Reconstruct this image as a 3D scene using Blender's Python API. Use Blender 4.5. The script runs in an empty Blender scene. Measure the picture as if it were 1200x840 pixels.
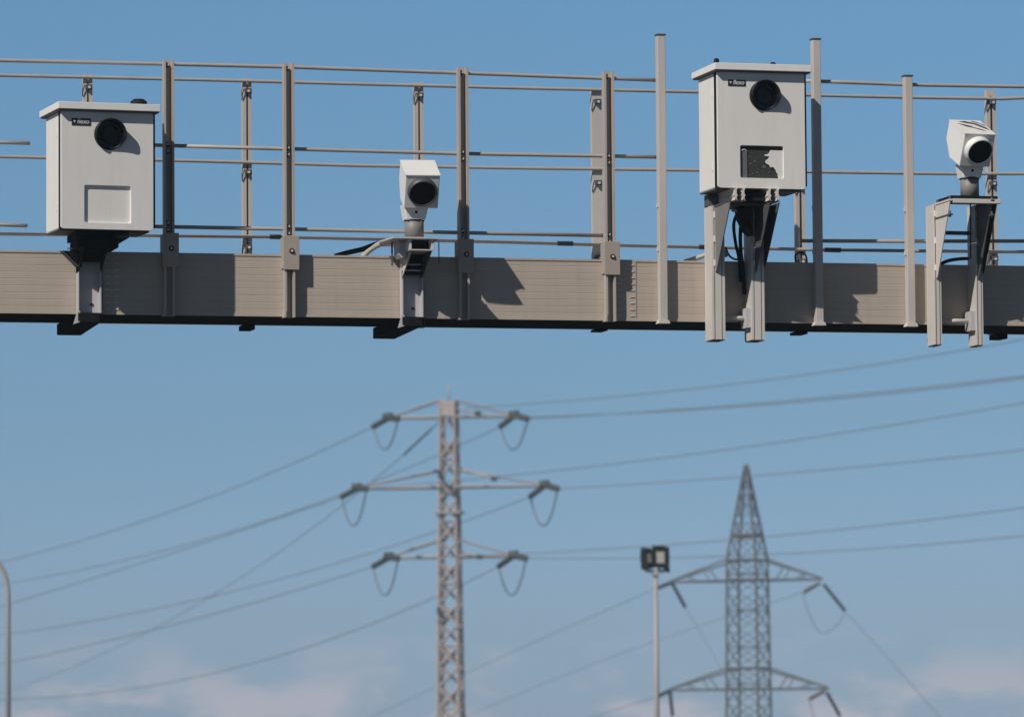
import bpy, bmesh, math, random
from mathutils import Vector, Matrix
random.seed(7)
S = bpy.context.scene
COL = S.collection
R = math.radians
PI = math.pi

# ---------------------------------------------------------------- camera
# world: X runs along the gantry, Y away through it, Z up; the beam's front face is the plane y = 0
F = 5850.0                       # focal length in pixels of a 1200 px wide frame
YAW = R(13.8)                    # the gantry recedes to the right by this angle
DIST = 32.5
PITCH = math.atan(432.0/F)
ROLL = R(0.43)
CAM = Vector((-DIST*math.sin(YAW), -DIST*math.cos(YAW), 3.0))
fwd = Vector((math.sin(YAW)*math.cos(PITCH), math.cos(YAW)*math.cos(PITCH), math.sin(PITCH)))
right = fwd.cross(Vector((0, 0, 1))).normalized()
up = right.cross(fwd).normalized()
# the camera is rolled a little clockwise, so the picture leans the other way
r2 = (right*math.cos(ROLL) - up*math.sin(ROLL)).normalized()
u2 = (up*math.cos(ROLL) + right*math.sin(ROLL)).normalized()
cd = bpy.data.cameras.new('camera'); cam = bpy.data.objects.new('camera', cd); COL.objects.link(cam)
cam.matrix_world = Matrix(((r2.x, u2.x, -fwd.x, CAM.x), (r2.y, u2.y, -fwd.y, CAM.y), (r2.z, u2.z, -fwd.z, CAM.z), (0, 0, 0, 1)))
cd.sensor_width = 36; cd.lens = F/1200*36; cd.clip_start = 0.5; cd.clip_end = 40000
cd.dof.use_dof = True; cd.dof.focus_distance = 32.3; cd.dof.aperture_fstop = 5.0; cd.dof.aperture_blades = 8
S.camera = cam

# ---------------------------------------------------------------- world and sun
SUN = Vector((-1.40, -1.0, 1.42)).normalized()
elev = math.asin(SUN.z); azim = math.atan2(SUN.x, SUN.y)
W = bpy.data.worlds.new('World'); S.world = W; W.use_nodes = True
nt = W.node_tree; N = nt.nodes; L = nt.links
for n in list(N): N.remove(n)
out = N.new('ShaderNodeOutputWorld'); bg = N.new('ShaderNodeBackground')
sky = N.new('ShaderNodeTexSky'); sky.sky_type = 'NISHITA'; sky.sun_disc = False
sky.sun_elevation = elev; sky.sun_rotation = azim; sky.air_density = 0.6; sky.dust_density = 0.2; sky.ozone_density = 4.0; sky.altitude = 300
tint = N.new('ShaderNodeMix'); tint.data_type = 'RGBA'; tint.blend_type = 'MULTIPLY'; tint.inputs[0].default_value = 1.0
L.new(sky.outputs[0], tint.inputs[6])
# colour of the clear air by height above the horizon (deeper and bluer than the standard atmosphere; darkened overhead, out of view, to weaken fill light)
tc = N.new('ShaderNodeTexCoord'); sep = N.new('ShaderNodeSeparateXYZ'); L.new(tc.outputs['Generated'], sep.inputs[0])
rp = N.new('ShaderNodeValToRGB'); L.new(sep.outputs['Z'], rp.inputs[0]); e = rp.color_ramp.elements
e[0].position = 0.002; e[0].color = (0.50, 0.55, 0.74, 1); e[1].position = 1.0; e[1].color = (0.22, 0.22, 0.21, 1)
for ps, c in ((0.034, (0.56, 0.63, 0.73)), (0.060, (0.58, 0.67, 0.69)), (0.094, (0.66, 0.79, 0.77)), (0.145, (0.75, 0.97, 0.92)), (0.22, (0.48, 0.54, 0.50)), (0.40, (0.22, 0.22, 0.21))):
    q = e.new(ps); q.color = c+(1,)
L.new(rp.outputs[0], tint.inputs[7])
# low bank of thin cloud just above the horizon
mp = N.new('ShaderNodeMapping'); mp.inputs['Scale'].default_value = (42, 42, 100); mp.inputs['Location'].default_value = (11, 2, 0); L.new(tc.outputs['Generated'], mp.inputs[0])
no = N.new('ShaderNodeTexNoise'); no.inputs['Scale'].default_value = 1.0; no.inputs['Detail'].default_value = 5; no.inputs['Roughness'].default_value = 0.55
L.new(mp.outputs[0], no.inputs['Vector'])
cr = N.new('ShaderNodeMapRange'); cr.interpolation_type = 'SMOOTHSTEP'
cr.inputs['From Min'].default_value = 0.45; cr.inputs['From Max'].default_value = 0.62
L.new(no.outputs['Fac'], cr.inputs['Value'])
er = N.new('ShaderNodeMapRange'); er.interpolation_type = 'SMOOTHSTEP'
er.inputs['From Min'].default_value = 0.022; er.inputs['From Max'].default_value = 0.003
er.inputs['To Min'].default_value = 0.0; er.inputs['To Max'].default_value = 1.0
L.new(sep.outputs['Z'], er.inputs['Value'])
mu = N.new('ShaderNodeMath'); mu.operation = 'MULTIPLY'; L.new(cr.outputs[0], mu.inputs[0]); L.new(er.outputs[0], mu.inputs[1])
mu2 = N.new('ShaderNodeMath'); mu2.operation = 'MULTIPLY'; mu2.inputs[1].default_value = 0.75; L.new(mu.outputs[0], mu2.inputs[0])
cm = N.new('ShaderNodeMix'); cm.data_type = 'RGBA'
SKY_STR = 0.094
cm.inputs[7].default_value = (0.68/SKY_STR, 0.57/SKY_STR, 0.62/SKY_STR, 1)
L.new(mu2.outputs[0], cm.inputs[0]); L.new(tint.outputs[2], cm.inputs[6])
L.new(cm.outputs[2], bg.inputs[0]); bg.inputs[1].default_value = SKY_STR
L.new(bg.outputs[0], out.inputs[0])
sd = bpy.data.lights.new('sun', 'SUN'); sun = bpy.data.objects.new('sun', sd); COL.objects.link(sun)
sd.energy = 4.0; sd.angle = R(0.5); sd.color = (1.0, 0.94, 0.86)
sun.rotation_euler = SUN.to_track_quat('Z', 'Y').to_euler(); sun.location = (0, 0, 40)
S.view_settings.view_transform = 'Standard'; S.view_settings.look = 'None'
S.view_settings.exposure = 0.0; S.view_settings.gamma = 1.0; S.view_settings.use_curve_mapping = False
S.render.engine = 'CYCLES'

# ---------------------------------------------------------------- measuring helpers
def ray(px, py):
    return (fwd + r2*((px-600)/F) + u2*((420-py)/F))
def P(px, py, y):                 # point of the view through (px, py) at gantry depth y
    d = ray(px, py); t = (y-CAM.y)/d.y
    return CAM + d*t
def Q(px, py, dist):              # point at that many metres along the view axis
    return CAM + ray(px, py)*dist

# ---------------------------------------------------------------- materials
def mat(name, col, rough=0.5, metal=0.0, var=0.08, scale=6.0, bump=0.0, bscale=60.0, stretch=(1, 1, 1), dirt=0.0, dirtcol=(0.12, 0.1, 0.08), spec=0.5):
    m = bpy.data.materials.new(name); m.use_nodes = True
    n = m.node_tree.nodes; l = m.node_tree.links; b = n['Principled BSDF']
    b.inputs['Roughness'].default_value = rough; b.inputs['Metallic'].default_value = metal
    b.inputs['Specular IOR Level'].default_value = spec
    t = n.new('ShaderNodeTexCoord'); mpn = n.new('ShaderNodeMapping'); mpn.inputs['Scale'].default_value = stretch
    l.new(t.outputs['Object'], mpn.inputs[0])
    nz = n.new('ShaderNodeTexNoise'); nz.inputs['Scale'].default_value = scale; nz.inputs['Detail'].default_value = 6; nz.inputs['Roughness'].default_value = 0.6
    l.new(mpn.outputs[0], nz.inputs['Vector'])
    ra = n.new('ShaderNodeMix'); ra.data_type = 'RGBA'
    ra.inputs[6].default_value = tuple(max(0, c*(1-var)) for c in col)+(1,)
    ra.inputs[7].default_value = tuple(min(1, c*(1+var)) for c in col)+(1,)
    l.new(nz.outputs['Fac'], ra.inputs[0]); last = ra.outputs[2]
    if dirt > 0:
        m2 = n.new('ShaderNodeMapping'); m2.inputs['Scale'].default_value = (14, 14, 1.6); l.new(t.outputs['Object'], m2.inputs[0])
        n2 = n.new('ShaderNodeTexNoise'); n2.inputs['Scale'].default_value = 1.3; n2.inputs['Detail'].default_value = 7; n2.inputs['Roughness'].default_value = 0.65
        l.new(m2.outputs[0], n2.inputs['Vector'])
        mr = n.new('ShaderNodeMapRange'); mr.inputs['From Min'].default_value = 0.48; mr.inputs['From Max'].default_value = 0.78; mr.inputs['To Max'].default_value = dirt
        l.new(n2.outputs['Fac'], mr.inputs['Value'])
        mx = n.new('ShaderNodeMix'); mx.data_type = 'RGBA'; mx.inputs[7].default_value = tuple(dirtcol)+(1,)
        l.new(mr.outputs[0], mx.inputs[0]); l.new(last, mx.inputs[6]); last = mx.outputs[2]
    l.new(last, b.inputs['Base Color'])
    rr = n.new('ShaderNodeMapRange'); rr.inputs['To Min'].default_value = max(0.02, rough-0.08); rr.inputs['To Max'].default_value = min(1, rough+0.1)
    l.new(nz.outputs['Fac'], rr.inputs['Value']); l.new(rr.outputs[0], b.inputs['Roughness'])
    if bump > 0:
        n3 = n.new('ShaderNodeTexNoise'); n3.inputs['Scale'].default_value = bscale; n3.inputs['Detail'].default_value = 4; l.new(mpn.outputs[0], n3.inputs['Vector'])
        bp = n.new('ShaderNodeBump'); bp.inputs['Strength'].default_value = bump; bp.inputs['Distance'].default_value = 0.002
        l.new(n3.outputs['Fac'], bp.inputs['Height']); l.new(bp.outputs[0], b.inputs['Normal'])
    return m
M_beam = mat('beige_aluminium_cladding', (0.44, 0.375, 0.315), 0.6, 0, 0.09, 2.2, 0.3, 30, (0.5, 1, 9), dirt=0.22, dirtcol=(0.26, 0.21, 0.17))
M_soffit = mat('shade_black_steel', (0.010, 0.010, 0.011), 0.9, 0, 0.3, 5, spec=0.15)  # near black, painting in unlit undersides and shadowed bracket parts
M_post = mat('galvanised_post', (0.42, 0.375, 0.335), 0.55, 0, 0.12, 9, 0.2, 60, (1, 1, 0.4), dirt=0.2, dirtcol=(0.2, 0.17, 0.14))
M_rail = mat('galvanised_rail', (0.40, 0.365, 0.335), 0.5, 0, 0.12, 7, dirt=0.15)
M_tall = mat('pale_painted_tube', (0.50, 0.455, 0.425), 0.55, 0, 0.08, 6, 0.1, 60, (1, 1, 0.4), dirt=0.15, dirtcol=(0.28, 0.24, 0.21))
M_alu = mat('pale_aluminium_profile', (0.60, 0.56, 0.52), 0.5, 0, 0.06, 8, 0.15, 50, (1, 1, 0.3), dirt=0.12)
M_grey = mat('bare_grey_aluminium', (0.50, 0.48, 0.49), 0.45, 0, 0.08, 8, dirt=0.15)
M_plate = mat('taupe_clamp_plate', (0.36, 0.31, 0.265), 0.6, 0, 0.06, 12)
M_white = mat('off_white_powder_coat', (0.76, 0.735, 0.70), 0.5, 0, 0.04, 3, 0.25, 40, dirt=0.16, dirtcol=(0.45, 0.41, 0.36))
M_lid = mat('white_lid_coat', (0.78, 0.76, 0.73), 0.5, 0, 0.04, 5, dirt=0.12, dirtcol=(0.4, 0.37, 0.32))
M_camw = mat('white_camera_coat', (0.78, 0.77, 0.76), 0.45, 0, 0.03, 8, dirt=0.06, dirtcol=(0.5, 0.47, 0.42))
M_black = mat('black_rubber', (0.008, 0.008, 0.010), 0.75, 0, 0.3, 20, spec=0.25)
M_hood = mat('black_lens_hood', (0.006, 0.006, 0.009), 0.45, 0, 0.2, 30, spec=0.25)
M_hoodg = mat('dark_grey_hood', (0.07, 0.07, 0.075), 0.5, 0, 0.15, 30)
M_sign = mat('black_sign_plate', (0.010, 0.010, 0.011), 0.5, 0, 0.1, 20)
M_letter = mat('white_lettering', (0.6, 0.6, 0.58), 0.5)
M_glass = mat('dark_lens_glass', (0.003, 0.003, 0.006), 0.15, 0, 0.1, 5, spec=0.18)
M_dark = mat('dark_grey_steel', (0.075, 0.075, 0.08), 0.6, 0, 0.15, 10)
M_cavity = mat('dark_cavity_shade', (0.035, 0.036, 0.035), 0.9, 0, 0.6, 60, 0.8, 120)
M_inner = mat('grey_inner_strip', (0.13, 0.13, 0.135), 0.6, 0, 0.2, 30)
M_ptube = mat('grey_pole_tube', (0.21, 0.205, 0.19), 0.55, 0, 0.06, 8, dirt=0.1)
M_conduit = mat('beige_conduit', (0.42, 0.38, 0.33), 0.6)
M_pylonA = mat('weathered_pylon_steel', (0.42, 0.355, 0.33), 0.6, 0, 0.2, 1.2, dirt=0.2, dirtcol=(0.22, 0.15, 0.12))
M_pylonB = mat('dull_pylon_steel', (0.12, 0.105, 0.10), 0.7, 0, 0.2, 1.0)
M_insul = mat('dark_insulator', (0.055, 0.055, 0.042), 0.5, 0, 0.2, 3)
M_insulb = mat('brown_insulator', (0.28, 0.22, 0.17), 0.5, 0, 0.2, 3)
M_wire = mat('weathered_conductor', (0.16, 0.165, 0.17), 0.6)
M_mast = mat('grey_mast_paint', (0.36, 0.34, 0.33), 0.5)
M_lamp = mat('pale_lamp_reflector', (0.55, 0.52, 0.47), 0.4)
M_gus = mat('shaded_gusset_plate', (0.19, 0.18, 0.17), 0.6, 0, 0.08, 8)  # grey darkened to paint the cabinet's shadow onto its left gusset
M_ground = mat('dry_ground', (0.042, 0.040, 0.032), 0.95, 0, 0.35, 0.3)
M_road = mat('asphalt', (0.045, 0.045, 0.047), 0.9, 0, 0.15, 8)
M_mark = mat('road_marking_paint', (0.6, 0.6, 0.58), 0.7, 0, 0.1, 5)
M_conc = mat('concrete', (0.3, 0.29, 0.27), 0.9, 0, 0.1, 3)

# ---------------------------------------------------------------- mesh helpers
class MB:
    def __init__(s): s.bm = bmesh.new()
    def box(s, a, b, m=None):
        x0, y0, z0 = a; x1, y1, z1 = b
        v = [s.bm.verts.new(p) for p in ((x0, y0, z0), (x1, y0, z0), (x1, y1, z0), (x0, y1, z0), (x0, y0, z1), (x1, y0, z1), (x1, y1, z1), (x0, y1, z1))]
        for f in ((0, 3, 2, 1), (4, 5, 6, 7), (0, 1, 5, 4), (1, 2, 6, 5), (2, 3, 7, 6), (3, 0, 4, 7)): s.bm.faces.new([v[i] for i in f])
        if m is not None:
            for q in v: q.co = m @ q.co
        return s
    def prism(s, pts, vec):        # closed planar outline pushed along vec
        vec = Vector(vec); a = [s.bm.verts.new(p) for p in pts]; b = [s.bm.verts.new(Vector(p)+vec) for p in pts]
        n = len(a); s.bm.faces.new(a[::-1]); s.bm.faces.new(b)
        for i in range(n): s.bm.faces.new((a[i], a[(i+1) % n], b[(i+1) % n], b[i]))
        return s
    def tube(s, pts, r, seg=10, cap=True):
        pts = [Vector(p) for p in pts]; rs = r if isinstance(r, (list, tuple)) else [r]*len(pts); rings = []
        t0 = (pts[1]-pts[0]).normalized(); ref = Vector((0, 0, 1)) if abs(t0.z) < 0.9 else Vector((0, 1, 0))
        for i, p in enumerate(pts):
            t = (pts[min(i+1, len(pts)-1)]-pts[max(i-1, 0)]).normalized()
            a = t.cross(ref)
            if a.length < 1e-4: a = t.cross(Vector((1, 0, 0)))
            a.normalize(); b = a.cross(t).normalized()
            rings.append([s.bm.verts.new(p+(a*math.cos(2*PI*k/seg)+b*math.sin(2*PI*k/seg))*rs[i]) for k in range(seg)])
        for i in range(len(rings)-1):
            for k in range(seg):
                f = s.bm.faces.new((rings[i][k], rings[i][(k+1) % seg], rings[i+1][(k+1) % seg], rings[i+1][k])); f.smooth = seg > 5
        if cap:
            s.bm.faces.new(rings[0][::-1]); s.bm.faces.new(rings[-1])
        return s
    def bar(s, p, q, w): return s.tube([p, q], w*0.7071, 4)
    def transform(s, m):
        bmesh.ops.transform(s.bm, matrix=m, verts=s.bm.verts); return s
    def build(s, name, m, parent=None, bevel=0.0, loc=None):
        bmesh.ops.recalc_face_normals(s.bm, faces=s.bm.faces)
        me = bpy.data.meshes.new(name); s.bm.to_mesh(me); s.bm.free()
        o = bpy.data.objects.new(name, me); COL.objects.link(o); me.materials.append(m)
        if parent: o.parent = parent
        if loc is not None: o.location = loc
        if bevel:
            b = o.modifiers.new('bevel', 'BEVEL'); b.width = bevel; b.segments = 2; b.limit_method = 'ANGLE'; b.angle_limit = R(50)
        return o
def tag(o, label=None, cat=None, group=None, kind=None):
    if label: o['label'] = label
    if cat: o['category'] = cat
    if group: o['group'] = group
    if kind: o['kind'] = kind
    return o
def empty(name, loc=(0, 0, 0), rz=0.0):
    o = bpy.data.objects.new(name, None); COL.objects.link(o); o.location = loc; o.rotation_euler = (0, 0, rz); o.empty_display_size = 0.2
    return o
def loc_of(root, p):               # world point to a root's own frame (roots are only moved and turned about Z)
    m = Matrix.Translation(root.location) @ Matrix.Rotation(root.rotation_euler.z, 4, 'Z')
    return m.inverted() @ Vector(p)

# ---------------------------------------------------------------- ground
ms = MB(); ms.bm.faces.new([ms.bm.verts.new(p) for p in ((-1500, -1500, 0), (1500, -1500, 0), (1500, 1500, 0), (-1500, 1500, 0))])
tag(ms.build('ground', M_ground), kind='structure')
ms = MB(); ms.box((-8.4, -400, 0.004), (8.4, 400, 0.02)); tag(ms.build('road', M_road), kind='structure')
for sx in (-1, 1):
    ms = MB(); ms.box((sx*8.4 if sx > 0 else -8.6, -400, 0.0), (8.6 if sx > 0 else -8.4, 400, 0.13)); tag(ms.build('kerb', M_conc), kind='structure')
ms = MB()
for k in range(-40, 40):
    for lx in (-4.2, 0, 4.2): ms.box((lx-0.07, k*9, 0.021), (lx+0.07, k*9+3, 0.024))
tag(ms.build('road_markings', M_mark), kind='structure')

# thin haze over the whole place
hm = bpy.data.materials.new('pale_air'); hm.use_nodes = True; hn = hm.node_tree.nodes
for q in list(hn): hn.remove(q)
ho = hn.new('ShaderNodeOutputMaterial'); hv = hn.new('ShaderNodeVolumePrincipled')
hv.inputs['Color'].default_value = (0.62, 0.84, 1.0, 1); hv.inputs['Density'].default_value = 0.0005; hv.inputs['Anisotropy'].default_value = -0.1
hm.node_tree.links.new(hv.outputs[0], ho.inputs['Volume'])
ms = MB(); ms.box((-1505, -1505, -1.0), (1505, 1505, 36.0)); tag(ms.build('haze', hm), kind='stuff')

# ---------------------------------------------------------------- gantry beam
Zt = P(600, 303.3, 0).z; Zb = P(600, 373.8, 0).z; DEPTH = 0.76
XL, XR = -9.6, 9.6
g = empty('gantry_beam', (0, 0, 0))
tag(g, 'long beige ribbed steel gantry beam crossing the sky with dark underside', 'gantry')
def ribbed(y, sgn):
    prof = []; n = 9; h = Zt-Zb; st = h/n
    for i in range(n):
        z0 = Zb+i*st; gap = 0.0035
        prof += [(y+sgn*0.0012, z0), (y, z0+gap), (y, z0+st-gap), (y+sgn*0.0012, z0+st)]
    back = y+sgn*0.03
    return prof + [(back, Zt), (back, Zb)]
ms = MB(); ms.prism([(XL, a, b) for a, b in ribbed(0, 1)], (XR-XL, 0, 0)); ms.build('front_cladding', M_beam, g)
ms = MB(); ms.prism([(XL, a, b) for a, b in ribbed(DEPTH, -1)], (XR-XL, 0, 0)); ms.build('rear_cladding', M_beam, g)
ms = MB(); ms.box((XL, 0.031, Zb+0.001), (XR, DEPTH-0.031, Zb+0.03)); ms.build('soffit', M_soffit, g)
ms = MB(); ms.box((XL, 0.031, Zt-0.06), (XR, DEPTH-0.031, Zt-0.03))
ms.build('walkway_deck', M_grey, g)
ms = MB(); ms.box((XL, -0.006, Zb-0.004), (XR, 0.0, Zb+0.012)); ms.build('lower_lip', M_beam, g)
ms = MB(); ms.box((XL, -0.005, Zt-0.008), (XR, 0.02, Zt+0.005)); ms.build('upper_lip', M_beam, g)
# rivetted joint plates between cladding lengths
for (pa, pb) in ((124, 138), (724, 742)):
    xa = P(pa, 340, 0).x; xb = P(pb, 340, 0).x
    pl = MB().box((xa-0.02, -0.004, Zb+0.012), (xb+0.02, 0.0, Zt-0.008)).build('joint_plate', M_beam, g)
    rv = MB()
    for k in range(9):
        zz = Zb+0.03+k*(Zt-Zb-0.06)/8
        for xx in (xa, xb-0.015): rv.box((xx-0.008, -0.009, zz-0.003), (xx+0.022, -0.004, zz+0.003))
    rv.build('slot_fixing', M_alu, pl)
# brackets of the rear posts showing under the beam
for (px, dz_) in ((290, 0.032), (703, 0.012), (937, 0.018), (1171, 0.034)):
    x = P(px, 388, DEPTH).x
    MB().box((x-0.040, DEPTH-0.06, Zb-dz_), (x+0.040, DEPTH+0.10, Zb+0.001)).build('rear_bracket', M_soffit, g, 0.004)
for sx in (-1, 1):
    MB().box((sx*9.3-0.18, 0.18, 0.0), (sx*9.3+0.18, 0.58, Zb)).build('column', M_beam, g, 0.02)
    MB().box((sx*9.3-0.35, 0.0, 0.0), (sx*9.3+0.35, 0.76, 0.25)).build('footing', M_conc, g, 0.02)

# ---------------------------------------------------------------- railings
def channel(x0, x1, yf, yb, z0, z1, t=0.009, lip=0.0):     # open towards the viewer (-Y)
    m = MB(); m.prism([(x0, yf, z0), (x0+t+lip, yf, z0), (x0+t+lip, yf+t*0.6, z0), (x0+t, yf+t*0.6, z0), (x0+t, yb-t, z0), (x1-t, yb-t, z0), (x1-t, yf+t*0.6, z0), (x1-t-lip, yf+t*0.6, z0), (x1-t-lip, yf, z0), (x1, yf, z0), (x1, yb, z0), (x0, yb, z0)], (0, 0, z1-z0))
    return m
fr = empty('front_railing', (0, 0, Zt))
tag(fr, 'beige handrail nearer the viewer, taller posts bolted to the front of the beam', 'railing')
def W2L(root): return Matrix.Translation(-root.location)
def rail(root, pts, y, r, name='rail'):
    m = MB(); m.tube([P(a, b, y) for a, b in pts], r, 10); m.transform(W2L(root)); return m.build(name, M_rail, root)
FRY = 0.012
for pts in ([(-900, 47), (0, 71), (196, 75.3), (335, 78.6), (540, 85.8), (709, 92), (773, 94.3)],
            [(-900, 150), (0, 167), (35, 168)], [(180, 170.3), (335, 174.6), (540, 180.2), (709, 183), (773, 184.3)],
            [(-900, 251), (0, 263.3), (32, 264.6)], [(180, 265.5), (335, 268.5), (540, 272.8), (709, 276.2)],
            [(944, 95), (1000, 97), (1064, 99.5), (1200, 101.8), (1900, 111)],
            [(940, 282.3), (1064, 282.8), (1200, 282.6), (1900, 285)]):
    rail(fr, pts, FRY, 0.0125)
posts = [(195.5, 70.5, 273, 313), (336.2, 74.5, 276, 316), (540.2, 79.5, 280, 320), (711, 84, 283, 322), (-310, 58, 262, 302)]
for (px, ty, pa, pb) in posts:
    xc = P(px, ty+100, 0).x+0.004; zt = P(px, ty, -0.04).z
    o = channel(xc-0.034, xc+0.034, -0.066, -0.004, Zb-0.012, zt, 0.014).transform(W2L(fr)).build('post', M_post, fr)
    za = P(px, pa, -0.07).z; zb = P(px, pb, -0.07).z; xp = xc+0.008
    pl = MB().box((xp-0.052, -0.078, zb), (xp+0.052, -0.0665, za)).transform(W2L(fr)).build('clamp_plate', M_plate, o, 0.002)
    MB().box((xp-0.052, -0.066, zb+0.01), (xp-0.035, 0.03, za-0.01)).transform(W2L(fr)).build('clamp_side', M_plate, o)
    zc = (za+zb)/2+0.01
    m = MB(); m.tube([(xp+0.002, -0.079, zc), (xp+0.002, -0.082, zc)], 0.017, 16); m.transform(W2L(fr)).build('washer', M_black, pl)
    m = MB(); m.tube([(xp+0.002, -0.081, zc), (xp+0.002, -0.092, zc)], 0.008, 6); m.transform(W2L(fr)).build('bolt', M_alu, pl)
    # pairs of bolts at each rail
    for (dy) in (6, 99, 107, 191, 199):
        z = P(px, ty+dy, -0.03).z
        MB().tube([(xc-0.004, -0.015, z), (xc-0.004, -0.055, z)], 0.0085, 6).transform(W2L(fr)).build('bolt', M_alu, o)
        MB().tube([(xc-0.004, -0.0145, z), (xc-0.004, -0.020, z)], 0.017, 12).transform(W2L(fr)).build('washer', M_black, o)
    # flared foot
    MB().prism([(xc-0.042, -0.070, Zb-0.014), (xc-0.034, -0.070, Zb+0.03), (xc-0.026, -0.070, Zb+0.03), (xc-0.026, -0.070, Zb-0.014)], (0, 0.06, 0)).transform(W2L(fr)).build('foot', M_post, o)
rr = empty('rear_railing', (0, DEPTH, Zt))
tag(rr, 'beige handrail on the far side of the beam, seen behind the front one', 'railing')
RRY = DEPTH+0.0
for pts in ([(-900, 70), (0, 88.4), (240, 93.8), (420, 98.6), (620, 103.6), (820, 108), (975, 112.3), (1064, 114.3), (1175, 116), (1240, 113), (1900, 122)],
            [(-900, 168), (0, 183.6), (240, 189), (420, 194.2), (620, 197.2), (820, 199.6), (1000, 202.2), (1120, 203.8), (1200, 203.7), (1900, 213)],
            [(-900, 262), (0, 274.2), (320, 277.6), (600, 284), (740, 288), (820, 289.7), (950, 292.6), (1100, 294.4), (1200, 295.3), (1900, 302)]):
    rail(rr, pts, RRY, 0.0115)
rposts = [(103.5, 87, 0.030, 0), (290.3, 91.5, 0.030, 0), (492, 96.5, 0.030, 0), (700.5, 104, 0.034, 1), (938.5, 108, 0.032, 0), (1163.5, 105, 0.032, 0), (-120, 82, 0.03, 0)]
for (px, ty, hw, solid) in rposts:
    xc = P(px, ty+90, DEPTH).x; zt = P(px, ty, DEPTH).z
    if solid: m = MB().box((xc-hw, RRY+0.014, Zb), (xc+hw, RRY+0.06, zt))
    else: m = channel(xc-hw, xc+hw, RRY+0.014, RRY+0.065, Zb, zt, 0.008, 0.016)
    o = m.transform(W2L(rr)).build('post', M_tall, rr)
    for ry in (13, 108, 196):
        zz = P(px, ty+ry, DEPTH).z
        MB().box((xc-0.018, RRY-0.016, zz-0.028), (xc+0.026, RRY+0.013, zz+0.004)).transform(W2L(rr)).build('rail_clamp', M_dark, o, 0.003)
        MB().tube([(xc+0.004, RRY-0.017, zz-0.016), (xc+0.004, RRY-0.028, zz-0.016)], 0.009, 8).transform(W2L(rr)).build('bolt', M_alu, o)
        a = Vector((xc-0.022, RRY+0.0, zz+0.0)); 
        MB().tube([a, a+Vector((-0.012, 0.0, -0.03)), a+Vector((-0.014, 0.01, -0.075))], 0.003, 6).transform(W2L(rr)).build('tie_strap', M_black, o)
for (pa, pb, py) in ((653, 671, 285.4), (819, 829, 289.6), (316, 329, 277.6), (966, 985, 293)):
    MB().tube([P(pa, py-0.2, RRY), P(pb, py+0.2, RRY)], 0.0165, 10).transform(W2L(rr)).build('rail_shade_sleeve', M_dark, rr)  # dark sleeves; the leftmost paints a shadow cast on the rail

# ---------------------------------------------------------------- tall square posts in front of the beam
for (px, ty, lab) in ((774.8, 42.5, 'tall square post left of the cabinet with the broken window, highest of the three'),
                      (957, 47.5, 'tall square post just right of the broken window cabinet, its upper half shaded by it'),
                      (1064.5, 90.5, 'shorter square post between the broken window cabinet and the right hand small camera')):
    xc = P(px+0.5, 240, -0.03).x; zt = P(px, ty, -0.03).z; zb = Zb-0.012
    root = tag(empty('upright_post', (xc, -0.035, zb)), lab, 'post', 'tall square posts fixed to the front of the gantry')
    MB().box((-0.027, -0.030, 0), (0.027, 0.030, zt-zb)).build('tube', M_tall, root, 0.004)
    MB().box((-0.031, -0.034, zt-zb+0.001), (0.031, 0.034, zt-zb+0.010)).build('end_cap', M_dark, root)
    m = MB(); m.prism([(-0.040, -0.040, -0.010), (0.040, -0.040, -0.010), (0.031, -0.040, 0.012), (-0.031, -0.040, 0.012)], (0, 0.075, 0)); m.build('foot_plate', M_alu, root)
    for k in (0.35, 0.06):
        MB().box((-0.033, -0.02, (zt-Zt)*0+ (Zt-zb)+k), (-0.0275, 0.02, (Zt-zb)+k+0.03)).build('clip', M_alu, root)

# ---------------------------------------------------------------- cabinets
def rrect(x0, x1, z0, z1, r, k=5):
    pts = []
    for cx, cz, a0 in ((x1-r, z1-r, 0), (x0+r, z1-r, 90), (x0+r, z0+r, 180), (x1-r, z0+r, 270)):
        for i in range(k+1):
            a = R(a0+90*i/k); pts.append((cx+r*math.cos(a), cz+r*math.sin(a)))
    return pts
def panel_with_hole(outer, inner, y0, y1):
    m = MB(); n = len(outer); b = m.bm
    of = [b.verts.new((x, y0, z)) for x, z in outer]; nf = [b.verts.new((x, y0, z)) for x, z in inner]
    ob = [b.verts.new((x, y1, z)) for x, z in outer]; nb = [b.verts.new((x, y1, z)) for x, z in inner]
    for i in range(n):
        j = (i+1) % n
        b.faces.new((of[i], of[j], nf[j], nf[i])); b.faces.new((ob[j], ob[i], nb[i], nb[j]))
        b.faces.new((of[j], of[i], ob[i], ob[j])); b.faces.new((nf[i], nf[j], nb[j], nb[i]))
    return m
BW, BD = 0.60, 0.42
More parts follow.
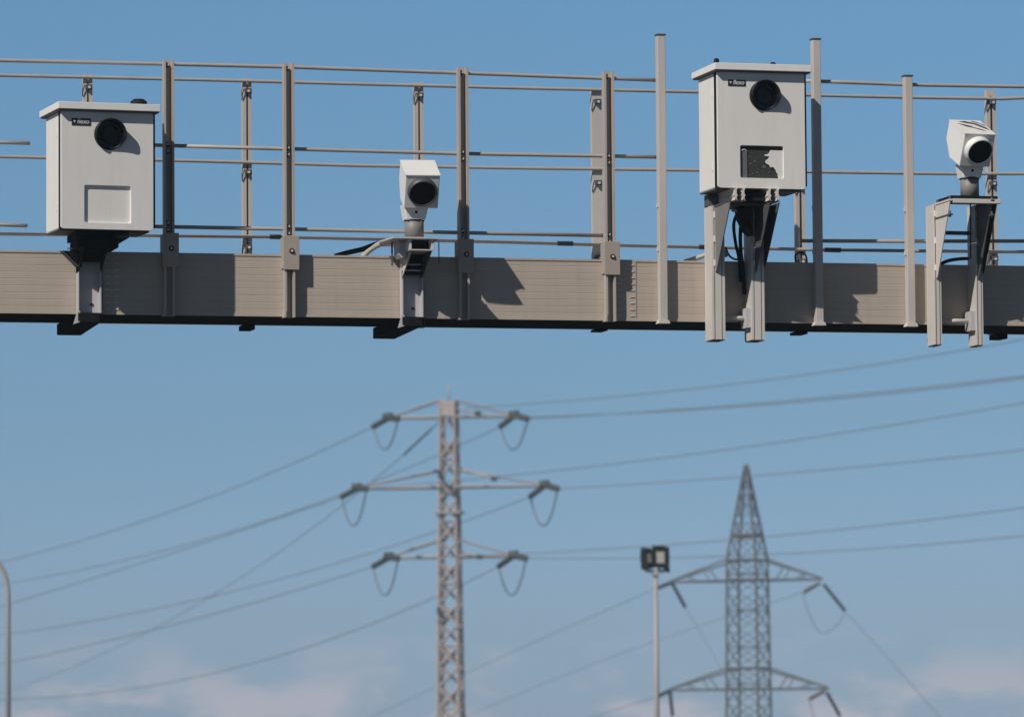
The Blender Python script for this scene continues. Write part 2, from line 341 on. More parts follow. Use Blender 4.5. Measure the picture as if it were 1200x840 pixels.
def cabinet(px_left, px_right, py_top, py_bot, yaw, yfront, label, broken, knobs, hole_px, lens_px, sign_px):
    pl = P(px_left, (py_top+py_bot)/2, yfront); pr = P(px_right, (py_top+py_bot)/2, yfront)
    xc = (pl.x+pr.x)/2; w = BW
    zt = P((px_left+px_right)/2, py_top, yfront).z; zb = P((px_left+px_right)/2, py_bot, yfront).z; h = zt-zb
    ctr = Vector((xc, yfront, zb)) + Matrix.Rotation(yaw, 3, 'Z') @ Vector((0, BD/2, 0))
    root = tag(empty('speed_camera', ctr, yaw), label, 'speed camera', 'camera cabinets on the gantry')
    fy = -BD/2
    def L2(px, py):                 # picture point on the cabinet's front plane -> local x, z
        d = ray(px, py); nrm = Matrix.Rotation(yaw, 3, 'Z') @ Vector((0, -1, 0)); p0 = Vector((xc, yfront, zb))
        t = (p0-CAM).dot(nrm)/d.dot(nrm); q = loc_of(root, CAM+d*t); return q.x, q.z
    # shell behind the door
    MB().box((-w/2+0.004, fy+0.090, -0.003), (w/2-0.004, BD/2-0.004, 0.0035)).build('dark_underplate', M_dark, root)  # dark sheet added so the cabinet's underside reads as shaded
    MB().box((-w/2+0.002, fy+0.086, 0.004), (w/2-0.002, BD/2, h)).build('shell', M_white, root, 0.010)
    MB().box((-w/2+0.004, fy+0.0245, 0.006), (w/2-0.004, fy+0.088, h-0.01)).build('door_seal', M_black, root)
    MB().box((w/2+0.0015, fy+0.012, 0.02), (w/2+0.015, fy+0.060, h-0.012)).build('hinge_bar', M_black, root, 0.003)
    for hz in (0.12, h-0.16):
        MB().box((-w/2-0.004, fy+0.110, hz), (-w/2+0.0015, fy+0.124, hz+0.05)).build('catch', M_lid, root, 0.001)
    # door with its window opening
    hx0, hz1 = L2(hole_px[0], hole_px[1]); hx1, hz0 = L2(hole_px[2], hole_px[3])
    door = panel_with_hole(rrect(-w/2, w/2, 0, h-0.002, 0.018), rrect(hx0, hx1, hz0, hz1, 0.012), fy, fy+0.024).build('door', M_white, root, 0.0025)
    if not broken:
        MB().box((hx0-0.002, fy+0.0165, hz0-0.002), (hx1+0.002, fy+0.0235, hz1+0.002)).build('recessed_panel', M_white, door)
    else:
        MB().box((hx0-0.01, fy+0.0200, hz0-0.01), (hx1+0.01, fy+0.0238, hz1+0.01)).build('window_backing', M_cavity, door)  # flat dark colour stands for the shade of a deep cavity
        sx = hx0+0.008; sw = 0.045
        MB().box((sx, fy+0.014, hz0), (sx+sw, fy+0.020, hz1-0.035)).build('inner_strip', M_inner, door, 0.003)
        tb = MB(); tb.tube([(sx+sw*0.5+0.018*math.cos(a), fy+0.013, hz1-0.043+0.018*math.sin(a)) for a in [R(t) for t in range(20, 170, 15)]], 0.004, 6); tb.build('latch', M_alu, door)
        jag = [(812, 232), (640, 226), (612, 222), (590, 262), (556, 292), (505, 298), (520, 318), (594, 330), (560, 372), (520, 404), (536, 440), (590, 468), (606, 506), (655, 500), (676, 530), (700, 560), (704, 590), (726, 610), (730, 660), (744, 706), (822, 706)]
        pts = [L2(860+x/14.0, 160+y/14.0) for x, y in jag]
        pts = [(min(x, hx1+0.001), max(z, hz0-0.001)) for x, z in pts]
        MB().prism([(x, fy+0.009, z) for x, z in pts], (0, 0.004, 0)).build('torn_cover', M_white, door)
        fl = MB()
        for k in range(14):
            x = random.uniform(hx0+0.06, hx1-0.07); z = random.uniform(hz0+0.01, hz1-0.05); s_ = random.uniform(0.004, 0.013)
            fl.prism([(x, fy+0.018, z), (x+s_, fy+0.015, z+s_*0.3), (x+s_*0.7, fy+0.018, z+s_)], (0, 0.002, 0))
        fl.build('debris', M_inner, door)
    # overhanging lid
    ov = 0.048; lt = 0.043
    m = MB(); m.prism([(-w/2-0.030, fy-ov, h+0.002), (-w/2-0.030, BD/2+0.045, h+0.002), (-w/2-0.030, BD/2+0.045, h+lt), (-w/2-0.030, fy-ov, h+lt+0.004)], (w+0.066, 0, 0)); lid = m.build('lid', M_lid, root, 0.003)
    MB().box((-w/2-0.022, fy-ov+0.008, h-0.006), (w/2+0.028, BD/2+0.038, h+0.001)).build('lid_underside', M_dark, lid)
    for (kx, ky, kr, kh) in knobs:
        m = MB(); m.tube([(kx, ky, h+lt), (kx, ky, h+lt+kh*0.8), (kx, ky, h+lt+kh)], [kr, kr*0.97, kr*0.6], 16); m.build('vent_cap', M_black, root)
    # lens: slanted hood, longer at the top
    cx, cz = L2(lens_px[0], lens_px[1]); rad = 0.099
    m = MB(); n = 36; b = m.bm; ro = []; ri = []; bo = []; bi = []
    for k in range(n):
        a = 2*PI*k/n; c, s_ = math.cos(a), math.sin(a); q_ = max(0.0, min(1.0, (-s_-0.30)/0.70)); pr_ = 0.062-0.056*q_**0.8
        ro.append(b.verts.new((cx+rad*c, fy-pr_, cz+rad*s_))); ri.append(b.verts.new((cx+(rad-0.008)*c, fy-pr_, cz+(rad-0.008)*s_)))
        bo.append(b.verts.new((cx+rad*c, fy+0.001, cz+rad*s_))); bi.append(b.verts.new((cx+(rad-0.014)*c, fy-0.004, cz+(rad-0.014)*s_)))
    for k in range(n):
        j = (k+1) % n
        for q in ((bo[k], bo[j], ro[j], ro[k]), (ro[k], ro[j], ri[j], ri[k]), (ri[k], ri[j], bi[j], bi[k])):
            f = b.faces.new(q); f.smooth = True
    hood = m.build('lens_hood', M_hood, root)
    m = MB(); m.tube([(cx, fy-0.003, cz), (cx, fy-0.0065, cz)], 0.087, 32); m.build('lens', M_glass, hood)
    m = MB(); m.tube([(cx, fy-0.006, cz+0.0), (cx, fy-0.020, cz+0.0)], [0.062, 0.055], 32, False); m.build('lens_ring', M_hood, hood)
    # maker's plate
    sx0, sz1 = L2(sign_px[0], sign_px[1]); sx1, sz0 = L2(sign_px[2], sign_px[3])
    pt = MB().box((sx0, fy-0.004, sz0), (sx1, fy+0.0, sz1)).build('name_plate', M_sign, root)
    cu = bpy.data.curves.new('lettering', 'FONT'); cu.body = 'flexo'; cu.size = (sz1-sz0)*1.05; cu.extrude = 0.0004; cu.align_x = 'LEFT'; cu.align_y = 'BOTTOM_BASELINE'; cu.shear = 0.25; cu.offset = 0.0006
    to = bpy.data.objects.new('tmp', cu); COL.objects.link(to); bpy.context.view_layer.update()
    me = bpy.data.meshes.new_from_object(to.evaluated_get(bpy.context.evaluated_depsgraph_get())); bpy.data.objects.remove(to)
    wx = max(v.co.x for v in me.vertices); sc = (sx1-sx0)*0.66/wx
    lo = bpy.data.objects.new('lettering', me); COL.objects.link(lo); me.materials.append(M_letter); lo.parent = pt
    lo.rotation_euler = (R(90), 0, 0); lo.scale = (sc, 1, 1); lo.location = (sx0+(sx1-sx0)*0.27, fy-0.0045, sz0+(sz1-sz0)*0.24)
    c0 = sx0+(sx1-sx0)*0.14; c1 = (sz0+sz1)/2
    MB().prism([(c0-0.008, fy-0.0052, c1+0.008), (c0+0.009, fy-0.0052, c1+0.008), (c0, fy-0.0052, c1-0.009)], (0, 0.001, 0)).build('emblem', M_letter, pt)
    # flat edge strip on the hinge side, lock
    return root, zb
CF = -0.46
cab1, z1 = cabinet(71, 180.5, 130.5, 269, R(5), CF, 'white camera cabinet at the left end with intact recessed panel below its black lens', False,
    ((0.285, 0.10, 0.055, 0.080), ), (99, 217, 153.5, 262), (128, 158), (84, 138.5, 106, 147.3))
cab2, z2 = cabinet(841, 943.5, 84.5, 221, R(1.5), CF, 'white camera cabinet with a broken dark window below its lens, on two tall legs', True,
    ((-0.275, -0.12, 0.018, 0.050), (0.17, 0.05, 0.022, 0.058)), (867.5, 170.5, 918.5, 209.5), (895, 112.5), (853, 93.5, 873.5, 101.3))

# ---------------------------------------------------------------- small hooded cameras
def small_camera(px, py, yf, yaw, pitch, label, white_ring, pole_px, pole_bot, scuffs):
    p = P(px, py, yf)                       # centre of the lens on the front face
    pb = P(pole_px, pole_bot, -0.26)
    root = tag(empty('traffic_camera', (pb.x, -0.26, pb.z)), label, 'traffic camera', 'small hooded cameras on the gantry')
    A = Matrix.Translation(p-root.location) @ Matrix.Rotation(yaw, 4, 'Z') @ Matrix.Rotation(pitch, 4, 'X')
    w, h, l = 0.222, 0.225, 0.27
    m = MB(); z0, z1 = -h*0.53, h*0.47
    # housing: full-height box with the lower rear edge cut away
    m.prism([(-w/2, 0, z0), (-w/2, 0, z1), (-w/2, l, z1), (-w/2, l, z0+0.10), (-w/2, l-0.10, z0)], (w, 0, 0)); m.transform(A); body = m.build('housing', M_camw, root, 0.005)
    m = MB(); m.box((-w/2-0.003, -0.004, z1-0.001), (w/2+0.003, l+0.003, z1+0.005)); m.transform(A); roof = m.build('sun_shield', M_camw, body)
    rad = 0.091 if white_ring else 0.092; rm = M_camw if white_ring else M_hoodg
    m = MB(); n = 32; b = m.bm; rings = [[], [], [], []]
    for k in range(n):
        a = 2*PI*k/n; c, s_ = math.cos(a), math.sin(a); d = 0.050+0.012*s_
        for q, (r_, y_) in enumerate(((rad+0.004, 0.001), (rad, -d), (rad-0.009, -d), (rad-0.012, -0.004))): rings[q].append(b.verts.new((r_*c, y_, r_*s_)))
    for q in range(3):
        for k in range(n):
            f = b.faces.new((rings[q][k], rings[q][(k+1) % n], rings[q+1][(k+1) % n], rings[q+1][k])); f.smooth = True
    m.transform(A); hood = m.build('lens_hood', rm, root)
    m = MB(); b = m.bm; lr = [[], []]
    for k in range(n):
        a = 2*PI*k/n; c, s_ = math.cos(a), math.sin(a); d = 0.048+0.012*s_
        lr[0].append(b.verts.new(((rad-0.0095)*c, -d, (rad-0.0095)*s_))); lr[1].append(b.verts.new(((rad-0.011)*c, -0.030, (rad-0.011)*s_)))
    for k in range(n): b.faces.new((lr[0][k], lr[0][(k+1) % n], lr[1][(k+1) % n], lr[1][k])).smooth = True
    m.transform(A); m.build('hood_liner', M_black, hood)
    m = MB(); m.tube([(0, -0.0320, 0), (0, -0.0290, 0)], rad-0.0105, 32); m.transform(A); m.build('lens', M_glass, hood)
    if scuffs:
        for pts in ([(-0.085, 0.20), (-0.04, 0.135), (0.0, 0.115), (0.02, 0.09), (0.07, 0.045), (0.05, 0.09), (0.01, 0.125), (0.0, 0.15), (-0.04, 0.18)],
                    [(-0.06, 0.235), (-0.01, 0.205), (0.03, 0.19), (0.06, 0.14), (0.10, 0.07), (0.098, 0.13), (0.06, 0.205), (-0.01, 0.25)],
                    [(0.03, 0.25), (0.08, 0.21), (0.105, 0.155), (0.105, 0.19), (0.075, 0.235), (0.05, 0.255)]):
            mm = MB(); mm.prism([(x, y, z1+0.0055) for x, y in pts], (0, 0, 0.001)); mm.transform(A); mm.build('dark_streak', M_dark, roof)
    # neck and pole
    nt_ = P(pole_px+1.5, py+20, -0.28)-root.location; top = Vector((0.004, 0.0, nt_.z))
    m = MB(); zc = top.z+0.02
    col_h = 0.10
    m.prism([(-0.062, -0.055, zc-col_h), (0.062, -0.055, zc-col_h), (0.084, -0.07, zc), (-0.084, -0.07, zc)], (0, 0.12, 0)); m.build('neck', M_camw, root, 0.006)
    m = MB(); m.tube([(0, 0, 0), (0, 0, zc-col_h+0.01)], 0.062, 28); m.build('pole', M_ptube, root)
    m = MB(); m.tube([(0, 0, zc-col_h-0.004), (0, 0, zc-col_h+0.004)], 0.066, 28); m.build('gasket', M_black, root)
    m = MB(); m.tube([(0.0, -0.057, zc-0.05), (0.0, -0.064, zc-0.05)], 0.010, 10); m.build('screw', M_black, root)
    return root
sc1 = small_camera(494.5, 224, -0.42, R(-4), R(27), 'small white camera with dark grey hood on a short pole near mid beam', False, 485.5, 280, False)
sc2 = small_camera(1145.5, 175.5, -0.44, R(6), R(26), 'small white camera with streaked top and white lens ring at the right end', True, 1136.5, 232.5, True)

# ---------------------------------------------------------------- mounting brackets
def strap_bracket(pxl, pxr, py_top, label, platform_z, plat, kind):
    x0 = P(pxl, 345, 0).x; x1 = P(pxr, 345, -0.06).x; xc = (x0+x1)/2
    zt = P(pxl, py_top, -0.04).z
    root = tag(empty('mounting_bracket', (xc, 0, Zb)), label, 'bracket', 'brackets holding the cameras on the beam')
    T = Matrix.Translation(-root.location)
    channel(x0, x1, -0.085, -0.010, Zb-0.055, zt, 0.007).transform(T).build('channel', M_grey, root)
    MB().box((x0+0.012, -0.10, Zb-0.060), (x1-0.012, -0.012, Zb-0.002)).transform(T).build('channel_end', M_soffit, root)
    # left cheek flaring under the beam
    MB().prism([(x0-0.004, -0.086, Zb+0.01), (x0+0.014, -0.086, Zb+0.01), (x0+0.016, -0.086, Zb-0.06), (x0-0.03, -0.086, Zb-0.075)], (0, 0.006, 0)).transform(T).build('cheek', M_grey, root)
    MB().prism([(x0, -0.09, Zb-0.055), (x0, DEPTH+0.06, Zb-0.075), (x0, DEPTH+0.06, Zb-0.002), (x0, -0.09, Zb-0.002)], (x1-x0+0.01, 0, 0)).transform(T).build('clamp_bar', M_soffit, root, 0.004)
    MB().box((x1-0.06, -0.016, Zb+0.05), (x1-0.045, -0.024, Zb+0.065)).transform(T).build('bolt', M_black, root)
    return root, T, x0, x1, xc
# under the left cabinet
b1, T, x0, x1, xc = strap_bracket(89, 118, 300, 'bracket under the leftmost cabinet, dark triangular cheeks above a pale channel', 0, 0, 0)
zc1 = z1-0.004
m = MB()
for (a, b_) in ((80, 97), (127, 145)):
    pass
yb0, yf0 = -0.03, -0.43
ca = P(113, 276, -0.25).x
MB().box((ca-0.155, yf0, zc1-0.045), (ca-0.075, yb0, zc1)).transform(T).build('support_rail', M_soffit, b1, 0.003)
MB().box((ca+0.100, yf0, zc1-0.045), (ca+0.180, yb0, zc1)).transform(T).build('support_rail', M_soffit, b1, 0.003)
MB().box((ca-0.0745, -0.40, zc1-0.03), (ca+0.0995, yb0, zc1-0.001)).transform(T).build('shade_infill', M_soffit, b1)  # block added to paint the gap under the cabinet as dark shade
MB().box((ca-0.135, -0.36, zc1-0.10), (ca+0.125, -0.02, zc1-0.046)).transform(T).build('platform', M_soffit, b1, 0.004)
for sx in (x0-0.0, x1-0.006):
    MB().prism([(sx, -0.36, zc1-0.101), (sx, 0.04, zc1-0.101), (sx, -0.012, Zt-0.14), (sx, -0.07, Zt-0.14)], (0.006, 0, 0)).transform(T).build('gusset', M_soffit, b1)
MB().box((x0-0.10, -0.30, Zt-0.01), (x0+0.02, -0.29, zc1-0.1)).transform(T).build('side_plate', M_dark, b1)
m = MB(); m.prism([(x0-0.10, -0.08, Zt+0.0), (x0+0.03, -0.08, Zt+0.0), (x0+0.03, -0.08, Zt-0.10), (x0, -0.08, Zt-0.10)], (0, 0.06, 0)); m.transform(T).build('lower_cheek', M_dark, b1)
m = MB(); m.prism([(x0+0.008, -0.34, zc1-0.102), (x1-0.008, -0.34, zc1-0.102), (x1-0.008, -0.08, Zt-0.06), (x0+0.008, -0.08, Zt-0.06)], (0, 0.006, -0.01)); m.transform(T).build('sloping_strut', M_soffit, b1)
# under the small middle camera
b2, T, x0, x1, xc = strap_bracket(468, 495, 302, 'bracket with a flat top plate carrying the small middle camera', 0, 0, 0)
zp = sc1.location.z; px_ = sc1.location.x
MB().prism([(px_-0.17, -0.40, zp-0.012), (px_+0.13, -0.40, zp-0.012), (px_+0.16, -0.10, zp-0.012), (px_+0.10, 0.16, zp-0.012), (px_-0.13, 0.16, zp-0.012), (px_-0.20, -0.1, zp-0.012)], (0, 0, 0.011)).transform(T).build('top_plate', M_grey, b2)
m = channel(px_-0.015, px_+0.115, -0.41, -0.405, zp-0.075, zp-0.013, 0.004)
m = MB(); yf = -0.38
for q in ((px_-0.060, px_-0.045), (px_+0.085, px_+0.100)): m.box((q[0], yf, zp-0.078), (q[1], -0.02, zp-0.013))
m.box((px_-0.0599, yf+0.001, zp-0.085), (px_+0.0999, -0.02, zp-0.078)); m.transform(T).build('cradle', M_alu, b2)
MB().box((px_-0.044, -0.30, zp-0.077), (px_+0.084, -0.03, zp-0.02)).transform(T).build('cradle_block', M_black, b2)
for sx in (x0+0.001, x1-0.008):
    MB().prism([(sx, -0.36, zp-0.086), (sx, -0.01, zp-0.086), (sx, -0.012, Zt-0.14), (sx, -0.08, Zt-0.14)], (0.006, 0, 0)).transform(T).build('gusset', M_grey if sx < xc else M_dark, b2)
for k in (0.050, 0.088): MB().box((x0-0.01, -0.11-0.0, Zt-k-0.012), (x1-0.02, -0.087, Zt-k-0.004)).transform(T).build('cross_strap', M_alu, b2)
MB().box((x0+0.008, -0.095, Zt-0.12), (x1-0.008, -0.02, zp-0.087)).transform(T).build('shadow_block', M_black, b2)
MB().box((px_-0.125, -0.14, Zt-0.07), (px_-0.115, -0.13, zp-0.013)).transform(T).build('hanging_bolt', M_dark, b2)
for dx in (0.19, 0.115):
    zq = P(560, 330, -0.06).z
    MB().tube([(px_+dx-0.03, -0.27, zp-0.012), (px_+dx-0.03, -0.27, zp-0.16)], 0.0035, 6).transform(T).build('hanging_bolt', M_dark, b2)
MB().prism([(px_-0.10, -0.25, zp-0.013), (px_-0.10, -0.25, zp-0.10), (px_-0.085, -0.25, zp-0.12), (px_-0.05, -0.25, zp-0.12), (px_-0.05, -0.25, zp-0.013)], (0, 0.15, 0)).transform(T).build('side_plate', M_grey, b2)

def profile_leg(x0, w, d, z0, z1):          # aluminium extrusion with two slots in its front
    y0 = -d; s = 0.008; q = 0.010
    xs = [x0, x0+w*0.16, x0+w*0.16+s, x0+w*0.72, x0+w*0.72+s, x0+w]
    pts = [(xs[0], y0), (xs[1], y0), (xs[1], y0+q), (xs[2], y0+q), (xs[2], y0), (xs[3], y0), (xs[3], y0+q), (xs[4], y0+q), (xs[4], y0), (xs[5], y0), (xs[5], -0.004), (xs[0], -0.004)]
    # slots on the left side as well
    side = [(xs[0], -0.004), (xs[0], -d*0.40), (xs[0]+0.006, -d*0.40), (xs[0]+0.006, -d*0.40-s), (xs[0], -d*0.40-s), (xs[0], -d*0.78), (xs[0]+0.005, -d*0.78), (xs[0]+0.005, -d*0.78-0.005), (xs[0], -d*0.78-0.005)]
    pts = pts[:-1]+side
    return MB().prism([(a, b, z0) for a, b in pts], (0, 0, z1-z0))
def leg_frame(legs, py_top, py_bot, label, arm_z, arm_len, gus_h, right_dark, w, d):
    xs = [P(a, 380, -0.004).x for a in legs]
    zt = arm_z; zb = P(legs[0]+10, py_bot, -d).z
    root = tag(empty('mounting_bracket', (xs[0], 0, zb)), label, 'bracket', 'brackets holding the cameras on the beam')
    T = Matrix.Translation(-root.location)
    for i, x in enumerate(xs):
        lg = profile_leg(x, w, d, zb, zt).transform(T).build('leg', M_alu, root)
        MB().box((x+0.004, -d+0.004, zb-0.006), (x+w-0.004, -0.01, zb-0.0005)).transform(T).build('end_cap', M_dark, lg)
        gx = x+w*0.28
        MB().prism([(gx, -d-0.001, zt-0.01), (gx, -d-arm_len, zt-0.01), (gx, -d-arm_len+0.02, zt-0.05), (gx, -d-0.03, zt-gus_h+0.02), (gx, -d-0.001, zt-gus_h)], (0.006, 0, 0)).transform(T).build('gusset', M_dark if i else (M_alu if w < 0.06 else M_gus), root)  # right gussets coloured darker to stand for shade
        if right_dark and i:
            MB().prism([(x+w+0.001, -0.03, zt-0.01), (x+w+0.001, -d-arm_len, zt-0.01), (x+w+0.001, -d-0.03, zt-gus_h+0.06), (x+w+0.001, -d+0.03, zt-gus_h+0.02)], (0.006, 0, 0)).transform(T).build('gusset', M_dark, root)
        for k in range(3):
            MB().box((gx-0.010, -d-0.006, zt-0.08-k*gus_h*0.36), (gx-0.001, -d-0.0005, zt-0.04-k*gus_h*0.36)).transform(T).build('weld_tab', M_camw, root)
    MB().tube([(xs[0]+w, -d*0.5, Zb+0.016), (xs[1]-0.001, -d*0.5, Zb+0.016)], 0.016, 12).transform(T).build('spacer_tube', M_alu, root)
    MB().box((xs[1]-0.03, -d*0.9, Zb-0.05), (xs[1]-0.001, -0.02, Zb+0.08)).transform(T).build('spacer_bracket', M_grey, root)
    return root, T, xs, w, d, zt, zb
# two-legged frame under the broken-window cabinet
arm_z = z2-0.088
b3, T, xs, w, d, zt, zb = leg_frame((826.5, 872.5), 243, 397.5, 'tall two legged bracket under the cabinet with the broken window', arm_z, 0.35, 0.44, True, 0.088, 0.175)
def ibeam(cx, y0, y1, za, zb_):
    h = zb_-za; f = 0.020; t = 0.006
    pts = [(-f, 0), (-f*0.5, 0.004), (-t, h*0.16), (-t, h*0.30), (-t*2.2, h*0.42), (-t, h*0.55), (-t, h*0.84), (-f*0.6, h-0.004), (-f, h), (-f*0.3, h-0.003), (0, h-0.012), (f*0.3, h-0.003), (f, h), (f*0.6, h-0.004), (t, h*0.84), (t, h*0.55), (t*2.2, h*0.42), (t, h*0.30), (t, h*0.16), (f*0.5, 0.004), (f, 0), (f*0.3, 0.004), (0, 0.014), (-f*0.3, 0.004)]
    return MB().prism([(cx+a, y0, za+b) for a, b in pts], (0, y1-y0, 0))
for px in (862.5, 871.5, 902, 911.5):
    cx = P(px, 235, -0.49).x
    ibeam(cx, -0.49, -0.01, arm_z+0.003, z2-0.001).transform(T).build('support_rail', M_alu, b3)
MB().box((xs[0]-0.004, -0.12, arm_z+0.001), (xs[0]+0.06, -0.02, z2-0.006)).transform(T).build('end_block', M_dark, b3, 0.004)
for (za) in (arm_z+0.012,):
    MB().box((P(873.5, 235, -0.44).x, -0.42, za), (P(899, 235, -0.44).x, -0.06, za+0.045)).transform(T).build('cross_member', M_black, b3)
MB().box((xs[0]+0.02, -0.36, arm_z-0.009), (xs[1]+w, -0.03, arm_z-0.0095+0.012)).transform(T).build('dark_underplate', M_dark, b3)
MB().tube([(xs[0]+w+0.04, -0.22, arm_z-0.03), (xs[0]+w+0.075, -0.22, arm_z-0.035)], 0.012, 10).transform(T).build('cable_gland', M_alu, b3)

jx = P(869, 262, -0.20).x
MB().prism([(jx-0.035, -0.26, arm_z-0.012), (jx+0.06, -0.26, arm_z-0.012), (jx+0.06, -0.26, arm_z-0.20), (jx+0.02, -0.26, arm_z-0.17), (jx-0.02, -0.26, arm_z-0.09)], (0, 0.12, 0)).transform(T).build('junction_box', M_black, b3, 0.004)
# frame under the right small camera
zpl = sc2.location.z
b4, T, xs, w, d, zt, zb = leg_frame((1086.5, 1135), 236, 403.5, 'two legged bracket with open top carrying the small right hand camera', zpl-0.035, 0.30, 0.50, True, 0.048, 0.165)
# shallower legs here
for i, x in enumerate(xs):
    gx = x+w*0.28
    for zz, e in ((zt-0.005, 0.012), (zt-0.10, 0.010)):
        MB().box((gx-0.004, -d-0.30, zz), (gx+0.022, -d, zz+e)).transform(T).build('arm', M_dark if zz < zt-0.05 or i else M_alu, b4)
        for yy in (-d-0.28, -d-0.03): MB().tube([(gx+0.008, yy, zz-0.012), (gx+0.008, yy, zz+0.03)], 0.007, 6).transform(T).build('bolt', M_dark, b4)
MB().box((xs[0]+w*0.28+0.023, -d-0.30, zt-0.02), (xs[1]+0.08, -d-0.265, zt+0.010)).transform(T).build('cross_member', M_alu, b4, 0.003)
MB().box((xs[0]+w*0.28+0.023, -d-0.262, zt+0.008), (xs[1]+0.07, -0.12, zt+0.034)).transform(T).build('top_plate', M_soffit, b4)
MB().box((xs[0]+w, -0.07, Zt+0.20), (xs[1], -0.05, Zt+0.225)).transform(T).build('spacer_bar', M_dark, b4)
pc = sc2.location.x
MB().tube([(pc-0.01, -0.30, zt-0.0), (pc-0.01, -0.30, zt-0.10), (pc+0.02, -0.2, Zt+0.03)], 0.005, 8).transform(T).build('earth_wire', M_black, b4)

# ---------------------------------------------------------------- cables on the gantry
def smooth(pts, n=8):
    pts = [Vector(p) for p in pts]; o = []
    q = [2*pts[0]-pts[1]]+pts+[2*pts[-1]-pts[-2]]
    for i in range(1, len(q)-2):
        for k in range(n):
            t = k/n; a, b, c, d_ = q[i-1], q[i], q[i+1], q[i+2]
            o.append(0.5*((2*b)+(c-a)*t+(2*a-5*b+4*c-d_)*t*t+(3*b-a-3*c+d_)*t**3))
    o.append(pts[-1]); return o
def cable(name, pts, r, m, label, cat, group=None):
    pts = [Vector(p) for p in pts]; o0 = pts[0]
    mb = MB(); mb.tube([p-o0 for p in smooth(pts)], r, 10)
    return tag(mb.build(name, m, loc=o0), label, cat, group)
cable('cable_conduit', [P(424, 303, 0.10), P(431, 295, 0.09), P(441, 288, 0.06), P(452, 284, -0.02), P(466, 281.5, -0.14)], 0.019, M_conduit, 'pale beige conduit curving up from the beam to the small middle camera', 'conduit')
cable('cable_hose', [P(392, 300.5, 0.14), P(408, 296, 0.12), P(425, 292, 0.10), P(440, 286.5, 0.08), P(455, 283, 0.05)], 0.017, M_black, 'black hose rising along the beam top behind the pale conduit', 'hose')
cable('cable_hose', [P(802, 307, 0.15), P(818, 302, 0.12), P(832, 297, 0.08), P(846, 294, 0.05), P(852, 300, 0.03)], 0.016, M_conduit, 'beige hose humping up beside the left leg of the broken window cabinet', 'hose')
cable('drop_cable', [P(866, 246, -0.18), P(860, 262, -0.10), P(862, 285, -0.06), P(866, 303, -0.02), P(868, 330, -0.02)], 0.011, M_black, 'black cable hanging straight down between the legs of the cabinet bracket', 'cable', 'cables below the cabinet with the broken window')
cable('drop_cable', [P(872, 248, -0.16), P(868, 268, -0.12), P(868, 292, -0.10), P(871, 320, -0.08), P(872, 345, -0.06)], 0.013, M_black, 'thicker black cable close against the right leg of the cabinet bracket', 'cable', 'cables below the cabinet with the broken window')
cable('drop_cable', [P(850, 290, 0.08), P(855, 300, 0.06), P(862, 304, 0.03), P(869, 303, 0.0)], 0.007, M_black, 'thin black cable loop resting on the beam top between the cabinet legs', 'cable', 'cables below the cabinet with the broken window')
cable('cable_hose', [P(1098, 312, 0.10), P(1110, 306, 0.06), P(1124, 303.5, 0.02), P(1140, 303, -0.04)], 0.012, M_black, 'black hose bending over the beam behind the right camera bracket', 'hose')
cable('cable_loop', [P(933, 309, 0.4), P(932, 300, 0.4), P(937, 296, 0.4), P(944, 299, 0.4), P(946, 309, 0.4)], 0.006, M_black, 'small black cable loop at the foot of the rear post behind the broken window cabinet', 'cable')

# ---------------------------------------------------------------- pylons
def pylon_frame(px, d):
    base = Q(px, 420, d); base.z = 0
    return base
UX = Vector((math.cos(-YAW), math.sin(-YAW), 0))          # level, across the view
UY = Vector((math.sin(YAW), math.cos(YAW), 0))
# --- pylon A: slender, three arm levels
dA = 350.0; sA = dA/F
def zA(py): return CAM.z+(853-py)*sA
pA = empty('lattice_pylon', pylon_frame(525.5, dA), -YAW-R(10))
tag(pA, 'slender pinkish grey lattice pylon with three level cross arms and hanging cable loops', 'pylon')
HA = zA(473)
def wA(z): return 0.49+0.30*(1-min(1, max(0, z/HA)))
levels = [0]; z = 0
while z < HA-1.2: z += 1.45; levels.append(min(z, HA))
levels[-1] = HA
for sx, sy in ((-1, -1), (1, -1), (1, 1), (-1, 1)):
    MB().tube([(sx*wA(0), sy*wA(0), 0), (sx*wA(HA), sy*wA(HA), HA)], 0.14, 4).build('leg', M_pylonA, pA)
m = MB(); cs = ((-1, -1), (1, -1), (1, 1), (-1, 1))
for i in range(len(levels)-1):
    a, b = levels[i], levels[i+1]
    for k in range(4):
        (x0, y0), (x1, y1) = cs[k], cs[(k+1) % 4]
        m.bar((x0*wA(a), y0*wA(a), a), (x1*wA(b), y1*wA(b), b), 0.13)
        if i % 2: m.bar((x1*wA(a), y1*wA(a), a), (x0*wA(b), y0*wA(b), b), 0.13)
        if i % 3 == 0: m.bar((x0*wA(a), y0*wA(a), a), (x1*wA(a), y1*wA(a), a), 0.10)
m.build('bracing', M_pylonA, pA)
MB().box((-0.58, -0.58, HA-1.0), (0.58, 0.58, HA+0.05)).build('top_cap', M_pylonA, pA, 0.03)
MB().tube([(0, 0, HA), (0, 0, HA+1.3)], 0.06, 6).build('spike', M_pylonA, pA)
for k, zz in enumerate((HA-7.8, HA-22)):
    MB().box((-0.95, -0.95, zz), (0.95, 0.95, zz+0.12)).build('collar', M_pylonA, pA)
def string(p, q, r=0.14, n=9):       # insulator string of discs
    p, q = Vector(p), Vector(q); pts = []; rs = []
    for i in range(n*2+1):
        pts.append(p.lerp(q, i/(n*2))); rs.append(r if i % 2 else r*0.55)
    m = MB(); m.tube(pts, rs, 8); return m
Ti = (Matrix.Translation(pA.location) @ Matrix.Rotation(-YAW-R(10), 4, 'Z')).inverted()
arms = ((490.5, 454, 602, 0), (572.5, 417, 637, 1), (654, 454, 600, 2))
tipsA = {}
